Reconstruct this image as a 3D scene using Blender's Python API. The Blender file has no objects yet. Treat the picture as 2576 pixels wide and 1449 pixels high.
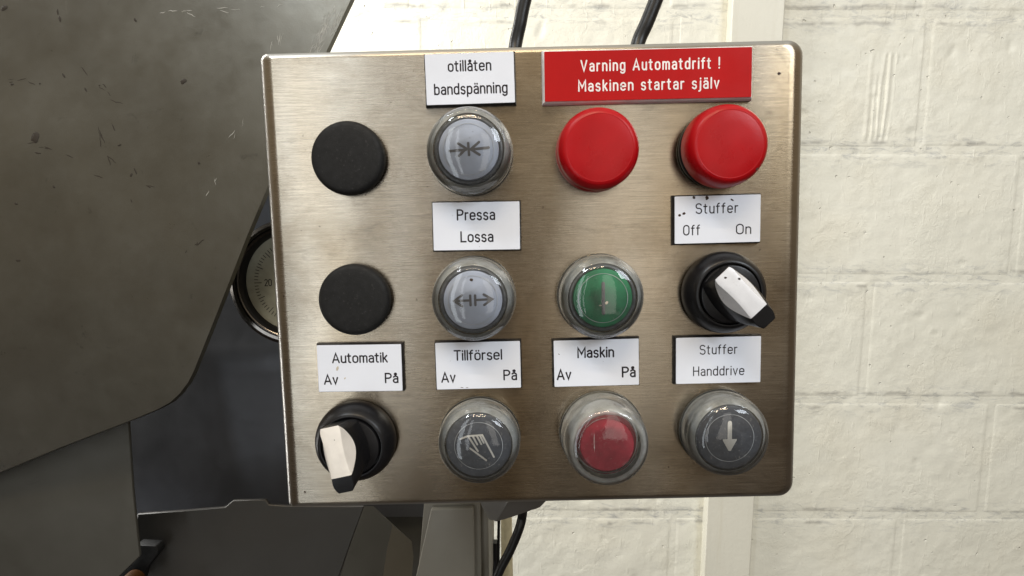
import bpy, bmesh, math, random
from mathutils import Vector, Matrix, Euler, noise, geometry

random.seed(7)
SC = bpy.context.scene
COL = SC.collection
MM = 0.001
PI = math.pi

# ------------------------------------------------------------------ camera
# panel frame: X right, Z up, Y away from the viewer; the box face lies in the plane Y = 0, its top left corner at the origin
F = 1400.0                      # focal length in units of a 2576 px wide picture
RV = Vector((0.09276133, 0.00384398, -0.02412549))
T = Vector((-0.09998658, -0.09248301, 0.21997097))
RC = Matrix.Rotation(RV.length, 3, RV.normalized())     # panel (x, down, in) -> camera (x, down, in)
S = Matrix(((1, 0, 0), (0, 0, -1), (0, 1, 0)))           # world -> panel (x, down, in)
CAM_P = -(RC.transposed() @ T)
CAM = S.transposed() @ CAM_P
Rw = RC @ S                                              # world -> camera (x, down, in)
cam_data = bpy.data.cameras.new('camera')
cam_data.sensor_width = 36
cam_data.lens = 36 * F / 2576
cam_data.clip_start = 0.01
cam_data.clip_end = 50
cam = bpy.data.objects.new('camera', cam_data)
COL.objects.link(cam)
flip = Matrix(((1, 0, 0), (0, -1, 0), (0, 0, -1)))
cam.matrix_world = Matrix.Translation(CAM) @ ((flip @ Rw).transposed()).to_4x4()
SC.camera = cam


def ray(u, v):
    d = Vector(((u - 1288) / F, (v - 724.5) / F, 1.0))
    return (Rw.transposed() @ d).normalized()


def at(u, v, Y):
    d = ray(u, v)
    return CAM + d * ((Y - CAM.y) / d.y)


# ------------------------------------------------------------------ light
world = bpy.data.worlds.new('World')
SC.world = world
world.use_nodes = True
wn = world.node_tree.nodes
wl = world.node_tree.links
wn.clear()
wo = wn.new('ShaderNodeOutputWorld')
wb = wn.new('ShaderNodeBackground')
wt = wn.new('ShaderNodeTexCoord')
ws = wn.new('ShaderNodeSeparateXYZ')
wr = wn.new('ShaderNodeValToRGB')
wm = wn.new('ShaderNodeMath'); wm.operation = 'MULTIPLY_ADD'
wm.inputs[1].default_value = 0.5; wm.inputs[2].default_value = 0.5
wl.new(wt.outputs['Generated'], ws.inputs[0])
wl.new(ws.outputs['Z'], wm.inputs[0])
wl.new(wm.outputs[0], wr.inputs[0])
wl.new(wr.outputs[0], wb.inputs[0])
wl.new(wb.outputs[0], wo.inputs[0])
cr = wr.color_ramp
cr.elements[0].position = 0.27; cr.elements[0].color = (0.060, 0.047, 0.037, 1)
cr.elements[1].position = 0.92; cr.elements[1].color = (0.78, 0.74, 0.66, 1)
for p_, c_ in ((0.4, (0.135, 0.102, 0.073, 1)), (0.5, (0.24, 0.180, 0.118, 1)), (0.62, (0.40, 0.315, 0.21, 1)), (0.75, (0.50, 0.42, 0.31, 1))):
    e = cr.elements.new(p_); e.color = c_
wb.inputs[1].default_value = 0.9


def area(name, loc, target, sx, sy, watts, color, spread=PI):
    l = bpy.data.lights.new(name, 'AREA')
    l.shape = 'RECTANGLE'; l.size = sx; l.size_y = sy; l.energy = watts; l.color = color; l.spread = spread
    o = bpy.data.objects.new(name, l)
    COL.objects.link(o)
    o.location = loc
    d = Vector(target) - Vector(loc)
    o.rotation_euler = d.to_track_quat('-Z', 'Y').to_euler()
    return o


area('window_light_beside_wall', (-0.62, 0.34, 0.10), (0.12, 0.60, -0.10), 0.30, 1.2, 15.0, (1.0, 0.99, 0.97))
area('window_light_left', (-0.75, -1.95, -0.05), (0.0, 0, -0.09), 0.28, 2.6, 8.6, (0.88, 0.95, 1.0))
area('added_strip_light_left', (-0.40, -2.2, 0.0), (0.04, 0, -0.09), 0.10, 2.0, 1.8, (0.92, 0.96, 1.0))  # added strip lamp, no known window, for a narrow bright band on the steel
area('added_strip_light_right', (0.62, -2.2, 0.0), (0.15, 0, -0.09), 0.42, 1.7, 3.6, (1.0, 0.96, 0.88))  # added lamp that lays a bright band on the steel right of centre
area('window_light_right', (1.75, -1.85, 1.15), (0.1, 0, -0.09), 1.0, 0.9, 36, (0.85, 0.92, 1.0))
area('window_light_high_left', (-0.85, -0.95, 1.7), (0.1, 0, -0.09), 0.22, 0.30, 15, (0.86, 0.93, 1.0))
area('ceiling_tube_near', (0.05, -0.8, 1.1), (0.1, 0, -0.09), 0.7, 0.03, 5, (1.0, 0.80, 0.55))
area('ceiling_tube_far', (0.05, -1.1, 1.25), (0.1, 0, -0.09), 0.8, 0.03, 4, (1.0, 0.80, 0.55))

SC.view_settings.view_transform = 'Standard'
SC.view_settings.look = 'None'
SC.view_settings.exposure = 0.0
SC.view_settings.gamma = 1.0
SC.render.engine = 'CYCLES'
SC.cycles.use_denoising = True
SC.cycles.max_bounces = 10
SC.cycles.transparent_max_bounces = 24
SC.cycles.caustics_reflective = False
SC.cycles.caustics_refractive = False
SC.render.resolution_x = 1024
SC.render.resolution_y = 576


# ------------------------------------------------------------------ materials
class Mat:
    def __init__(s, name):
        s.m = bpy.data.materials.new(name); s.m.use_nodes = True
        s.n = s.m.node_tree.nodes; s.l = s.m.node_tree.links
        s.b = s.n['Principled BSDF']; s.o = s.n['Material Output']

    def node(s, t, **kw):
        n = s.n.new(t)
        for k, v in kw.items():
            setattr(n, k, v)
        return n

    def coords(s, scale=(1, 1, 1), obj=None, rot=(0, 0, 0)):
        tc = s.node('ShaderNodeTexCoord')
        if obj: tc.object = obj
        mp = s.node('ShaderNodeMapping')
        mp.inputs['Scale'].default_value = scale
        mp.inputs['Rotation'].default_value = rot
        s.l.new(tc.outputs['Object'], mp.inputs[0])
        return mp.outputs[0]

    def noise(s, vec, scale, detail=4, rough=0.55, dist=0.0):
        n = s.node('ShaderNodeTexNoise')
        n.inputs['Scale'].default_value = scale; n.inputs['Detail'].default_value = detail
        n.inputs['Roughness'].default_value = rough; n.inputs['Distortion'].default_value = dist
        s.l.new(vec, n.inputs['Vector'])
        return n.outputs['Fac']

    def ramp(s, fac, stops):
        r = s.node('ShaderNodeValToRGB')
        els = r.color_ramp.elements
        while len(els) < len(stops): els.new(0.5)
        for el, (p, c) in zip(els, stops):
            el.position = p
            el.color = c if len(c) == 4 else (*c, 1)
        s.l.new(fac, r.inputs[0])
        return r.outputs[0]

    def gray(s, fac, a, b, va=0.0, vb=1.0):
        return s.ramp(fac, [(a, (va,) * 3), (b, (vb,) * 3)])

    def mix(s, fac, a, b, mode='MIX'):
        n = s.node('ShaderNodeMix', data_type='RGBA', blend_type=mode)
        for i, v in ((0, fac), (6, a), (7, b)):
            if isinstance(v, (int, float)): n.inputs[i].default_value = v
            elif isinstance(v, tuple): n.inputs[i].default_value = v if len(v) == 4 else (*v, 1)
            else: s.l.new(v, n.inputs[i])
        return n.outputs[2]

    def math(s, op, a, b=None):
        n = s.node('ShaderNodeMath', operation=op)
        for i, v in ((0, a), (1, b)):
            if v is None: continue
            if isinstance(v, (int, float)): n.inputs[i].default_value = v
            else: s.l.new(v, n.inputs[i])
        return n.outputs[0]

    def bump(s, h, strength=0.3, dist=0.001, normal=None):
        n = s.node('ShaderNodeBump')
        n.inputs['Strength'].default_value = strength; n.inputs['Distance'].default_value = dist
        s.l.new(h, n.inputs['Height'])
        if normal: s.l.new(normal, n.inputs['Normal'])
        s.l.new(n.outputs[0], s.b.inputs['Normal'])
        return n.outputs[0]

    def set(s, **kw):
        for k, v in kw.items():
            i = s.b.inputs[k.replace('_', ' ')]
            if isinstance(v, (int, float, tuple)):
                i.default_value = v if not (isinstance(v, tuple) and len(v) == 3) else (*v, 1)
            else: s.l.new(v, i)
        return s


def plastic(name, c, rough=0.4, spec=0.5, var=0.12, nscale=150, bump=0.1, dust=0.0):
    m = Mat(name)
    v = m.coords()
    n = m.noise(v, nscale, 5)
    c0 = tuple(x * (1 - var) for x in c); c1 = tuple(min(1, x * (1 + var)) for x in c)
    col = m.ramp(n, [(0.3, c0), (0.7, c1)])
    if dust:
        d = m.noise(v, 900, 3, 0.7)
        col = m.mix(m.math('MULTIPLY', m.gray(d, 0.62, 0.74), dust), col, (0.45, 0.43, 0.4))
    m.set(Base_Color=col, Roughness=m.gray(m.noise(v, nscale * 1.7, 4), 0.3, 0.7, rough * 0.85, rough * 1.2), Specular_IOR_Level=spec)
    if bump: m.bump(m.noise(v, 2600, 2), bump, 0.0002)
    return m.m


def steel_material():
    m = Mat('brushed_stainless_steel')
    fine = m.noise(m.coords((18, 1, 1500)), 3.0, 3, 0.7)
    med = m.noise(m.coords((30, 1, 700)), 2.0, 5, 0.65)
    streak = m.noise(m.coords((9, 1, 160)), 3.0, 5, 0.7)
    blot = m.noise(m.coords((1, 1, 1)), 26, 7, 0.7, 0.4)
    smear = m.noise(m.coords((1, 1, 2.2)), 60, 8, 0.75, 0.8)
    base = m.ramp(med, [(0.3, (0.31, 0.285, 0.243)), (0.7, (0.425, 0.392, 0.337))])
    base = m.mix(m.math('MULTIPLY', m.gray(blot, 0.49, 0.64), 0.50), base, (0.23, 0.195, 0.15))
    base = m.mix(m.math('MULTIPLY', m.gray(smear, 0.56, 0.70), 0.50), base, (0.19, 0.175, 0.15))
    base = m.mix(m.math('MULTIPLY', m.gray(streak, 0.58, 0.72), 0.25), base, (0.30, 0.27, 0.22))
    col_v = m.noise(m.coords((1, 1, 0.35)), 15, 3, 0.5)
    base = m.mix(m.gray(col_v, 0.35, 0.68), base, m.mix(1.0, base, (0.78, 0.66, 0.50), 'MULTIPLY'))
    speck = m.noise(m.coords((1, 1, 1)), 420, 2, 0.5)
    base = m.mix(m.math('MULTIPLY', m.gray(speck, 0.735, 0.76), 0.7), base, (0.10, 0.08, 0.06))
    rough = m.math('ADD', m.gray(m.noise(m.coords((1, 1, 1)), 22, 2, 0.4, 0.3), 0.3, 0.7, 0.18, 0.27), m.gray(fine, 0.3, 0.7, -0.0, 0.08))
    geo = m.node('ShaderNodeNewGeometry'); sp_ = m.node('ShaderNodeSeparateXYZ')
    m.l.new(geo.outputs['Normal'], sp_.inputs[0])
    flat = m.gray(m.math('ABSOLUTE', sp_.outputs['Y']), 0.80, 0.99)
    base = m.mix(flat, (0.44, 0.43, 0.40), base)
    rough = m.math('ADD', m.math('MULTIPLY', flat, m.math('SUBTRACT', rough, 0.36)), 0.36)
    m.set(Base_Color=base, Metallic=1.0, Roughness=rough, Anisotropic=0.72)
    tan = m.node('ShaderNodeCombineXYZ')
    tan.inputs[2].default_value = 1.0
    m.l.new(tan.outputs[0], m.b.inputs['Tangent'])
    h = m.math('ADD', m.math('MULTIPLY', fine, 0.6), m.math('MULTIPLY', med, 0.5))
    wob = m.noise(m.coords((1, 1, 0.6)), 13, 2, 0.4)
    n1 = m.bump(wob, 0.22, 0.004)
    m.bump(h, 0.11, 0.00022, n1)
    m.l.new(m.math('MULTIPLY', flat, 0.11), m.b.inputs['Normal'].links[0].from_node.inputs['Strength'])
    m.l.new(m.math('MULTIPLY', flat, 0.50), n1.node.inputs['Strength'])
    return m.m


def sheet_metal(name, c, rough=0.45, metallic=0.7, scuff=0.5, var=0.15):
    m = Mat(name)
    v = m.coords()
    n = m.noise(v, 9, 5, 0.6)
    col = m.ramp(n, [(0.3, (c[0] * (1 - var), c[1] * (1 - var * 1.1), c[2] * (1 - var * 1.25))), (0.7, tuple(x * (1 + var) for x in c))])
    dirt = m.noise(v, 46, 6, 0.7, 1.2)
    col = m.mix(m.math('MULTIPLY', m.gray(dirt, 0.63, 0.75), scuff), col, tuple(x * 0.3 for x in c))
    sc = m.noise(m.coords((1, 1, 0.25), rot=(0, 0.35, 0)), 70, 6, 0.75, 2.0)
    col = m.mix(m.math('MULTIPLY', m.gray(sc, 0.66, 0.72), scuff * 0.45), col, tuple(min(1, x * 2.0) for x in c))
    m.set(Base_Color=col, Metallic=metallic, Roughness=m.gray(m.noise(v, 30, 6, 0.7), 0.3, 0.7, rough * (0.95 - var), rough * (1.05 + var)))
    m.bump(m.noise(v, 1400, 3), 0.12, 0.0003, m.bump(m.noise(v, 16, 3), 0.25, 0.003))
    return m.m


def cover_material():
    """thin clear silicone: see-through, shiny, milky where one looks along it and where it is grubby"""
    m = Mat('clear_silicone')
    v = m.coords()
    tr = m.node('ShaderNodeBsdfTransparent'); tr.inputs[0].default_value = (0.97, 0.975, 0.97, 1)
    gl = m.node('ShaderNodeBsdfGlossy'); gl.inputs['Roughness'].default_value = 0.02
    gl.inputs[0].default_value = (1, 1, 1, 1)
    df = m.node('ShaderNodeBsdfDiffuse'); df.inputs[0].default_value = (0.85, 0.87, 0.85, 1)
    tl = m.node('ShaderNodeBsdfTranslucent'); tl.inputs[0].default_value = (0.62, 0.63, 0.60, 1)
    mk = m.node('ShaderNodeMixShader'); mk.inputs[0].default_value = 0.2
    m.l.new(df.outputs[0], mk.inputs[1]); m.l.new(tl.outputs[0], mk.inputs[2])
    lw = m.node('ShaderNodeLayerWeight'); lw.inputs[0].default_value = 0.42
    haze = m.ramp(lw.outputs['Facing'], [(0.0, (0.015,) * 3), (0.45, (0.03,) * 3), (0.75, (0.16,) * 3), (1.0, (0.75,) * 3)])
    dust = m.gray(m.noise(v, 1100, 4, 0.8), 0.62, 0.80, 0.0, 0.16)
    smear = m.gray(m.noise(v, 170, 6, 0.75, 1.0), 0.55, 0.80, 0.0, 0.07)
    scr = m.gray(m.noise(m.coords((1, 1, 0.12), rot=(0, 0.8, 0)), 420, 4, 0.8, 2.5), 0.66, 0.72, 0.0, 0.35)
    fac = m.math('ADD', m.math('ADD', haze, dust), m.math('ADD', smear, scr))
    fac.node.use_clamp = True
    a = m.node('ShaderNodeMixShader')
    m.l.new(fac, a.inputs[0]); m.l.new(tr.outputs[0], a.inputs[1]); m.l.new(mk.outputs[0], a.inputs[2])
    fr = m.node('ShaderNodeFresnel'); fr.inputs[0].default_value = 1.5
    b = m.node('ShaderNodeMixShader')
    bp = m.node('ShaderNodeBump'); bp.inputs['Strength'].default_value = 0.05; bp.inputs['Distance'].default_value = 0.0006
    m.l.new(m.noise(v, 260, 5, 0.6), bp.inputs['Height'])
    m.l.new(bp.outputs[0], gl.inputs['Normal'])
    m.l.new(fr.outputs[0], b.inputs[0]); m.l.new(a.outputs[0], b.inputs[1]); m.l.new(gl.outputs[0], b.inputs[2])
    m.l.new(b.outputs[0], m.o.inputs['Surface'])
    m.n.remove(m.b)
    return m.m


def skirt_material():
    """thick milky silicone wall"""
    m = Mat('milky_silicone')
    v = m.coords()
    tr = m.node('ShaderNodeBsdfTransparent'); tr.inputs[0].default_value = (0.93, 0.94, 0.90, 1)
    m.set(Base_Color=m.ramp(m.noise(v, 300, 5), [(0.3, (0.80, 0.82, 0.79)), (0.7, (0.94, 0.95, 0.93))]), Roughness=0.2)
    tl = m.node('ShaderNodeBsdfTranslucent'); tl.inputs[0].default_value = (0.7, 0.7, 0.66, 1)
    a = m.node('ShaderNodeMixShader'); a.inputs[0].default_value = 0.22
    m.l.new(m.b.outputs[0], a.inputs[1]); m.l.new(tl.outputs[0], a.inputs[2])
    b = m.node('ShaderNodeMixShader')
    m.l.new(m.gray(m.noise(v, 160, 5, 0.6), 0.3, 0.7, 0.36, 0.66), b.inputs[0])
    m.l.new(tr.outputs[0], b.inputs[1]); m.l.new(a.outputs[0], b.inputs[2])
    m.l.new(b.outputs[0], m.o.inputs['Surface'])
    m.bump(m.noise(v, 400, 4), 0.3, 0.0004)
    return m.m


M = {}
M['skirt'] = skirt_material()
M['steel'] = steel_material()
M['cover'] = cover_material()
M['black'] = plastic('satin_black_plastic', (0.007, 0.007, 0.008), 0.33, 0.32, dust=0.05)
M['plug'] = plastic('matt_black_rubber', (0.011, 0.011, 0.011), 0.6, 0.22, var=0.2, nscale=300, bump=0.3, dust=0.06)
M['bezel'] = plastic('dark_grey_plastic', (0.085, 0.09, 0.098), 0.35, 0.5, var=0.55, nscale=500, dust=0.8)
M['silver'] = plastic('silver_plastic', (0.66, 0.67, 0.68), 0.25, 0.8, dust=0.1)
M['white_lens'] = plastic('frosted_white_plastic', (0.40, 0.44, 0.54), 0.35, 0.3, var=0.08, nscale=120, dust=0.12)
M['green_lens'] = plastic('green_plastic', (0.004, 0.17, 0.07), 0.3, 0.5, var=0.5, nscale=90, dust=0.15)
M['red_lens'] = plastic('dull_red_plastic', (0.38, 0.03, 0.05), 0.4, 0.3, var=0.2, nscale=260, dust=0.35)
M['dark_lens'] = plastic('slate_plastic', (0.055, 0.062, 0.078), 0.35, 0.5, var=0.25, nscale=500, dust=0.55)
M['red_cap'] = plastic('red_silicone', (0.38, 0.003, 0.006), 0.30, 0.25, var=0.10, nscale=60, bump=0.15, dust=0.03)
M['symbol'] = plastic('grey_symbol_print', (0.10, 0.095, 0.10), 0.5, 0.3)
M['symbol_light'] = plastic('pale_symbol_print', (0.62, 0.60, 0.56), 0.5, 0.3)
M['ring_line'] = plastic('pale_ring', (0.45, 0.47, 0.50), 0.4, 0.3, var=0.4)
M['white_plate'] = plastic('white_engraving_laminate', (0.73, 0.76, 0.83), 0.42, 0.25, var=0.04, nscale=40, dust=0.02)
M['plate_core'] = plastic('black_laminate_core', (0.014, 0.013, 0.014), 0.5, 0.4, nscale=400, dust=0.2)
M['red_plate'] = plastic('red_engraving_laminate', (0.41, 0.004, 0.004), 0.5, 0.15, var=0.07, nscale=60, dust=0.01)
M['white_core'] = plastic('white_laminate_core', (0.74, 0.72, 0.72), 0.45, 0.4)
M['ink'] = plastic('black_engraved_ink', (0.018, 0.014, 0.018), 0.6, 0.2)
M['white_ink'] = plastic('white_engraving', (0.82, 0.78, 0.76), 0.5, 0.3)
M['insert'] = plastic('white_insert_plastic', (0.70, 0.71, 0.74), 0.30, 0.5, var=0.05, nscale=200, dust=0.05)
M['insert_old'] = plastic('yellowed_insert_plastic', (0.76, 0.72, 0.66), 0.4, 0.5, var=0.06, nscale=220, dust=0.10)
M['speck'] = plastic('dried_brown_dirt', (0.035, 0.018, 0.012), 0.6, 0.3)
M['scratch'] = plastic('bare_metal_scratch', (0.34, 0.335, 0.30), 0.4, 0.4)
M['guard_dirt'] = plastic('dark_scuff', (0.030, 0.024, 0.018), 0.6, 0.2)
M['cable'] = plastic('black_cable_sheath', (0.008, 0.008, 0.008), 0.36, 0.35, dust=0.03)
M['guard'] = sheet_metal('scuffed_grey_steel', (0.100, 0.096, 0.080), 0.36, 0.6, 0.6, 0.20)
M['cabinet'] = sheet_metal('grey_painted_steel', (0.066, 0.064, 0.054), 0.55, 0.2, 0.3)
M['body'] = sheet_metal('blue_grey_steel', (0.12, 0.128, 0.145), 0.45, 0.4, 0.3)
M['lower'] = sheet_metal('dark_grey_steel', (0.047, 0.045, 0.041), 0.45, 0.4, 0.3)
M['enclosure'] = sheet_metal('beige_grey_paint', (0.14, 0.13, 0.105), 0.5, 0.0, 0.15)
M['bracket'] = sheet_metal('cast_grey_metal', (0.15, 0.145, 0.135), 0.4, 0.3, 0.1)
M['chrome'] = plastic('chromed_ring', (0.14, 0.13, 0.12), 0.14, 1.0)
cn = M['chrome'].node_tree.nodes['Principled BSDF']; cn.inputs['Metallic'].default_value = 1.0
M['dial'] = plastic('cream_dial', (0.36, 0.35, 0.27), 0.6, 0.2)
M['orange'] = plastic('orange_rubber', (0.05, 0.02, 0.005), 0.6, 0.05)
M['post'] = plastic('ochre_painted_post', (0.42, 0.36, 0.22), 0.5, 0.3)


# ------------------------------------------------------------------ mesh helpers
def link(name, me, mat, parent=None, smooth=False, angle=None):
    o = bpy.data.objects.new(name, me)
    COL.objects.link(o)
    if mat:
        if not me.materials: me.materials.append(mat)
        elif me.materials[0] != mat:
            o.material_slots[0].link = 'OBJECT'; o.material_slots[0].material = mat
    if parent: o.parent = parent
    return o


def mesh(name, vs, fs, smooth=False, sharp=None):
    me = bpy.data.meshes.new(name)
    me.from_pydata([tuple(v) for v in vs], [], fs)
    bm = bmesh.new(); bm.from_mesh(me)
    bmesh.ops.recalc_face_normals(bm, faces=bm.faces)
    if smooth:
        for f in bm.faces: f.smooth = True
        if sharp:
            for ed in bm.edges:
                if len(ed.link_faces) == 2 and ed.calc_face_angle() > sharp: ed.smooth = False
    bm.to_mesh(me); bm.free()
    me.update()
    return me


def empty(name, loc=(0, 0, 0), label=None, cat=None, group=None, parent=None):
    o = bpy.data.objects.new(name, None)
    o.empty_display_size = 0.02
    COL.objects.link(o); o.location = loc
    if label: o['label'] = label
    if cat: o['category'] = cat
    if group: o['group'] = group
    if parent: o.parent = parent
    return o


def lathe(profile, seg=72, sharp=0.6, wob=0.0, squash=None):
    """profile [(radius, height)] in mm turned about -Y"""
    vs, fs, rings = [], [], []
    for (r, h) in profile:
        if r < 1e-6:
            rings.append([len(vs)]); vs.append((0, -h * MM, 0))
        else:
            ring = []
            for k in range(seg):
                a = 2 * PI * k / seg
                rr = r * (1 + wob * noise.noise(Vector((math.cos(a) * 1.3, math.sin(a) * 1.3, h * 0.2))))
                ring.append(len(vs)); vs.append((rr * math.cos(a) * MM, -h * MM, rr * math.sin(a) * MM))
            rings.append(ring)
    for a, b in zip(rings, rings[1:]):
        for k in range(seg):
            k2 = (k + 1) % seg
            if len(a) == 1 and len(b) == 1: continue
            if len(a) == 1: fs.append((a[0], b[k], b[k2]))
            elif len(b) == 1: fs.append((a[k], b[0], a[k2]))
            else: fs.append((a[k], b[k], b[k2], a[k2]))
    return mesh('lathe', vs, fs, True, sharp)


def smooth_profile(pts, n=6):
    """Catmull-Rom through the profile points"""
    out = []
    P = [pts[0]] + list(pts) + [pts[-1]]
    for i in range(1, len(P) - 2):
        p0, p1, p2, p3 = [Vector(p) for p in P[i - 1:i + 3]]
        for k in range(n):
            t = k / n
            q = 0.5 * ((2 * p1) + (p2 - p0) * t + (2 * p0 - 5 * p1 + 4 * p2 - p3) * t * t + (3 * p1 - p0 - 3 * p2 + p3) * t ** 3)
            out.append((max(0.0, q.x), q.y))
    out.append(tuple(pts[-1]))
    return out


def prism(poly, y0, y1, sub=None):
    """front polygon [(x, z)] at y0, back at y1, metres"""
    n = len(poly)
    vs = [(x, y0, z) for x, z in poly] + [(x, y1, z) for x, z in poly]
    fs = [tuple(range(n)), tuple(range(2 * n - 1, n - 1, -1))] + [(i, i + n, (i + 1) % n + n, (i + 1) % n) for i in range(n)]
    return mesh('prism', vs, fs)


def bevel_mesh(me, w, seg=2, ang=0.5):
    bm = bmesh.new(); bm.from_mesh(me)
    es = [e for e in bm.edges if len(e.link_faces) == 2 and e.calc_face_angle() > ang]
    bmesh.ops.bevel(bm, geom=es, offset=w, segments=seg, profile=0.5, affect='EDGES', clamp_overlap=True)
    for f in bm.faces: f.smooth = True
    for ed in bm.edges:
        if len(ed.link_faces) == 2 and ed.calc_face_angle() > 0.6: ed.smooth = False
    bm.to_mesh(me); bm.free()
    return me


def ribbon(lines, hw, lift=0.0, z0=0.0):
    """flat pen strokes with round ends in the XZ plane; lines in metres, each at its own small height"""
    vs, fs = [], []
    for k, pts in enumerate(lines):
        y = -(z0 + lift * k)
        P = [Vector(p) for p in pts]
        Q = [P[0]]
        for p in P[1:]:
            if (p - Q[-1]).length > 1e-7: Q.append(p)
        P = Q
        n = len(P)
        closed = n > 3 and (P[0] - P[-1]).length < hw * 0.3
        L, R_ = [], []
        for i in range(n):
            if closed:
                d0 = (P[i] - P[i - 1 if i > 0 else n - 2]).normalized(); d1 = (P[i + 1 if i < n - 1 else 1] - P[i]).normalized()
            else:
                d0 = (P[i] - P[i - 1]).normalized() if i > 0 else (P[1] - P[0]).normalized()
                d1 = (P[i + 1] - P[i]).normalized() if i < n - 1 else d0
            t = (d0 + d1)
            t = t.normalized() if t.length > 1e-4 else d1
            nn = Vector((-t.y, t.x))
            c = max(0.45, nn.dot(Vector((-d1.y, d1.x))))
            L.append(P[i] + nn * hw / c); R_.append(P[i] - nn * hw / c)
        base = len(vs)
        for a, b in zip(L, R_):
            vs.append((a.x, y, a.y)); vs.append((b.x, y, b.y))
        for i in range(n - 1):
            j = base + 2 * i
            fs.append((j, j + 1, j + 3, j + 2))
        if not closed:
            for (i, sgn) in ((0, -1), (n - 1, 1)):
                d = (P[1] - P[0]).normalized() if i == 0 else (P[-1] - P[-2]).normalized()
                d = d * sgn
                nrm = Vector((-d.y, d.x))
                a0 = base + 2 * i
                idx = []
                for q in range(1, 6):
                    a = PI * q / 6
                    p = P[i] + nrm * hw * math.cos(a) + d * hw * math.sin(a)
                    idx.append(len(vs)); vs.append((p.x, y, p.y))
                first, last = (a0, a0 + 1) if sgn > 0 else (a0 + 1, a0)
                fs.append(tuple([first] + idx + [last]))
    me = bpy.data.meshes.new('strokes')
    me.from_pydata(vs, [], fs)
    bm = bmesh.new(); bm.from_mesh(me)
    for f in bm.faces:
        f.normal_update()
        if f.normal.y > 0: f.normal_flip()
    bm.to_mesh(me); bm.free()
    return me


# ------------------------------------------------------------------ single-stroke lettering
def A(cx, cy, rx, ry, a0, a1, n=9):
    return [(cx + rx * math.cos(math.radians(a0 + (a1 - a0) * i / n)), cy + ry * math.sin(math.radians(a0 + (a1 - a0) * i / n))) for i in range(n + 1)]


def stad(x0, x1, y0, y1):
    r = (x1 - x0) / 2; cx = (x0 + x1) / 2
    return A(cx, y1 - r, r, r, 0, 180) + A(cx, y0 + r, r, r, 180, 360) + [(x1, y1 - r)]


X = 0.70
def bowl_a():
    return [A(0.20, 0.50, 0.20, 0.20, 150, 0) + [(0.40, 0)],
            [(0.40, 0.40), (0.19, 0.40)] + A(0.19, 0.20, 0.19, 0.20, 90, 270) + [(0.25, 0.0), (0.40, 0.10)]]


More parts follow.
